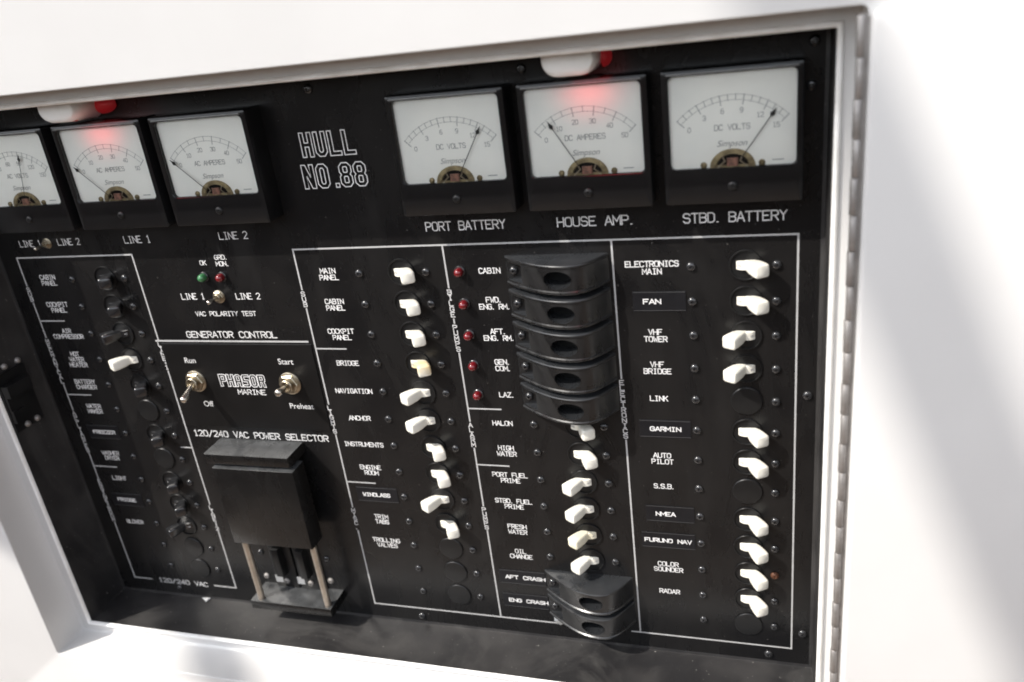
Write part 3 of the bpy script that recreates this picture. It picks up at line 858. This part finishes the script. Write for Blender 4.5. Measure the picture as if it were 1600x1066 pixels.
# ------------------------------------------------------------------ meters
PIVY = -35.8
def pol(a, r): return (r * math.sin(math.radians(a)), PIVY - r * math.cos(math.radians(a)))
def make_meter(cx, title, nums, ticks, needle, label, group):
    t = thing('panel_meter', cx, 0, 0, label, 'meter', group)
    mb = MB()
    x0, x1, y0, y1 = -31, 31, -82.4, -20.6
    wx, wy0, wy1 = 27.8, -79.5, -37.4
    mb.loops([rrect(x0, x1, y0, y1, -.02, 1.2), rrect(x0, x1, y0, y1, -14.2, 1.2), rrect(x0 + .25, x1 - .25, y0 + .25, y1 - .25, -14.8, 1.2),
              rrect(x0 + .9, x1 - .9, y0 + .9, y1 - .9, -15.1, 1.2), rrect(-wx - .5, wx + .5, wy0 - .5, wy1 + .5, -15.1, 2.8),
              rrect(-wx, wx, wy0, wy1, -14.6, 2.4), rrect(-wx, wx, wy0, wy1, -12.10, 2.4)])
    mb.build('case', M_meter, t, smooth=35)
    mb = MB(); mb.face(rrect(-wx - .4, wx + .4, wy0 - .4, wy1 + .4, -12.50, 2.4))
    dial = mb.build('dial', M_dial, t, recalc=False, face_front=True)
    mb = MB(); mb.face(rrect(-wx - .02, wx + .02, wy0 - .02, wy1 + .02, -14.75, 2.4))
    mb.build('glass', M_glass, t, recalc=False, face_front=True)
    mb = MB(); mb.box(-wx - .6, wx + .6, wy0 - 1.5, wy0 - .4, -16.4, -15.05, .35)
    mb.build('cover_lip', M_lip, t, smooth=35)
    # scale
    mb = MB()
    A0 = 46
    z = -12.60
    for r in (34.0, 31.6):
        mb.ribbon([pol(-A0 + 2 * A0 * i / 40, r) for i in range(41)], .17, z)
    for i in range(ticks + 1):
        a = -A0 + 2 * A0 * i / ticks
        major = i % (ticks // (len(nums) - 1)) == 0
        mb.ribbon([pol(a, 34.2), pol(a, 29.8 if major else 31.5)], .34 if major else .26, z - .03)
    mb.build('scale', M_dialgrey, dial, recalc=False, face_front=True)
    mb = MB()
    for i, s in enumerate(nums):
        a = -A0 + 2 * A0 * i / (len(nums) - 1)
        px, py = pol(a * .97, 27.2)
        text_line(mb, s, px, py, 2.1, 1.6, .28, z)
    text_line(mb, title, 0, -55.4, 2.4, 2.0, .32, z)
    mb.build('lettering', M_dialgrey, dial, recalc=False, face_front=True)
    font_text('Simpson', -.3, -48.0, 4.0, z, M_dialgrey, dial, shear=.35, name='maker_script')
    mb = MB(); mb.box(17.5, 22.5, -39.7, -39.3, z, z + .1); mb.build('fine_print', M_dialgrey, dial)
    # movement showing in the cut-out at the bottom of the dial
    mb = MB()
    n = 20
    L = []
    for r, zz in ((10.2, -12.55), (10.2, -13.20), (7.6, -13.40), (7.2, -12.90)):
        L.append([(r * math.cos(math.pi * i / n), -37.3 - r * .82 * math.sin(math.pi * i / n), zz) for i in range(n + 1)])
    mb.loops(L, closed=False)
    mb.box(-9.8, 9.8, -38.4, -37.2, -13.50, -12.50)
    mv = mb.build('movement', M_brass2, t, smooth=30)
    mb = MB()
    mb.face([(7.3 * math.cos(math.pi * i / n), -37.4 - 7.3 * .82 * math.sin(math.pi * i / n), -12.65) for i in range(n + 1)])
    mb.build('well', M_dark, mv, recalc=False, face_front=True)
    mb = MB()
    mb.box(-2.6, 2.6, -41.5, -37.6, -13.70, -12.70, .5)
    mb.build('coil', M_copper, mv)
    mb = MB()
    for s in (-1, 1):
        mb.ribbon([(s * 6.4, -37.6), (s * 3.4, -40.2), (s * 4.4, -42.2)], .7, -13.60)
    mb.build('bridge', M_nickel, mv, recalc=False, face_front=True)
    for s in (-1, 1):
        screw_mb(s * 13, -38.6, -12.52, 1.5, 1.2).build('movement_screw', M_brass2, t, smooth=40)
    # needle
    mb = MB()
    z = -14.30
    mb.ribbon([pol(needle, 7.5), pol(needle, 30)], .42, z)
    p = [pol(needle, 28.4), pol(needle - 2.2, 30.2), pol(needle - .8, 31.6), pol(needle, 33.6), pol(needle + .8, 31.6), pol(needle + 2.2, 30.2)]
    mb.face([(q[0], q[1], z - .02) for q in p])
    mb.build('needle', M_needle, t, recalc=False, face_front=True)
    screw_mb(0, -29.0, -15.1, 2.2, .9).build('adjuster_screw', M_blackpl, t, smooth=40)
    return t
MG = 'square black panel meters along the top'
make_meter(-29.6, 'DC VOLTS', ['0', '3', '6', '9', '12', '15'], 15, 35.5, 'black cased meter above the legend STBD. BATTERY, needle far right', MG)
make_meter(-97.6, 'DC AMPERES', ['0', '10', '20', '30', '40', '50'], 10, -31.5, 'black cased meter above the legend HOUSE AMP., tinted red from above', MG)
make_meter(-166.2, 'DC VOLTS', ['0', '3', '6', '9', '12', '15'], 15, 31, 'black cased meter above the legend PORT BATTERY', MG)
make_meter(-309.2, 'AC AMPERES', ['0', '10', '20', '30', '40', '50'], 10, -46.5, 'untinted black cased ampere meter beside HULL NO.88, needle at zero', MG)
make_meter(-376.8, 'AC AMPERES', ['0', '10', '20', '30', '40', '50'], 10, -46.5, 'red tinted black cased ampere meter next to the cut off meter, needle at zero', MG)
make_meter(-445.6, 'AC VOLTS', ['0', '30', '60', '90', '120', '150'], 15, 13.5, 'black cased volt meter cut off by the left edge of the photo', MG)

# ------------------------------------------------------------------ courtesy lights
def courtesy(cx, lx, gx, label):
    t = thing('courtesy_light', cx, -90, 0, label, 'light', 'red courtesy lights under white hoods')
    mb = MB()
    L = []
    def sec(z, hw, yt, yb, r):
        pts = [(-hw, yt, z), (hw, yt, z)]
        for i in range(7):
            a = math.radians(90 * i / 6); pts.append((hw - r + r * math.cos(a), yb - r + r * math.sin(a), z))
        for i in range(7):
            a = math.radians(90 + 90 * i / 6); pts.append((-hw + r + r * math.cos(a), yb - r + r * math.sin(a), z))
        return pts
    mb.loops([sec(-.02, 12.6, -5.6, 6.8, 8.5), sec(-16, 12.6, -5.6, 5.9, 7.6), sec(-20.5, 12.4, -5.6, 5.2, 7.0), sec(-22.6, 11.6, -5.6, 4.0, 6.0), sec(-23.2, 10.2, -5.6, 2.6, 4.8)], False, True)
    mb.build('hood', M_hood, t, smooth=40)
    mb = MB()
    L = []
    for q in (0, .15, .35, .55, .75, .9, .97):
        k = math.sqrt(1 - q * q)
        L.append([(12.4 + lx * q, -.4 + 5.2 * k * math.cos(2 * math.pi * i / 24), min(-.02, -.2 - 6.0 * k * max(0, math.sin(2 * math.pi * i / 24)))) for i in range(24)])
    mb.loops(L, False, True)
    mb.box(-6, 8, 4.9, 5.5, -18.5, -16.5)
    mb.build('lens', M_redlens, t, smooth=40)
    d = bpy.data.lights.new('red_lamp', 'SPOT'); d.energy = 0.013; d.spot_size = math.radians(150); d.spot_blend = 1.0; d.color = (1, .05, .06); d.shadow_soft_size = .014
    o = bpy.data.objects.new('red_lamp', d); o.location = (gx * S, -23.5 * S, -6.0 * S)
    o.rotation_euler = Vector((0, .55, -1)).to_track_quat('-Z', 'Y').to_euler(); o.parent = t
    col.objects.link(o)
courtesy(-392.3, 10, 17, 'white hooded courtesy light glowing red over the far left meters')
courtesy(-100.9, 4.5, 7, 'white hooded courtesy light glowing red over the HOUSE AMP. meter')

# ------------------------------------------------------------------ foil scrap and painted sun glint
mb = MB()
P = [(-3.4, -2.6, -.3), (.2, -3.0, -1.4), (3.2, -2.4, -.4), (-3.0, .2, -1.6), (.4, .4, -.5), (3.4, .6, -1.8), (-1.8, 3.0, -.4), (.8, 3.4, -1.5), (3.0, 2.8, -.3)]
for i in (0, 1, 3, 4):
    for t in ((i, i + 1, i + 4), (i, i + 4, i + 3)): mb.face([P[k] for k in t])
mb.v = [(x - 144.0, y + 257.6, z) for x, y, z in mb.v]
tag(mb.build('foil_scrap', mat('crumpled_foil', (0.6, 0.61, 0.6), 0.3, metal=0.8), None), 'crumpled silvery scrap stuck under the lowest breaker guard', 'scrap')
mb = MB()  # white sliver modelled in place of a sun glint on the ledge
mb.loops([[(-3.6, 273.6, -1.2), (3.4, 273.6, -.6), (2.2, 273.6, -4.6)], [(-3.4, 272.7, -1.4), (3.2, 272.4, -.9), (2.0, 272.8, -4.3)]], True, True)
mb.v = [(x - 421.5, y, z) for x, y, z in mb.v]
tag(mb.build('sun_glint', M_caulk, None), 'small white triangle painted in for a sun glint on the black ledge, lower left', 'sun glint')
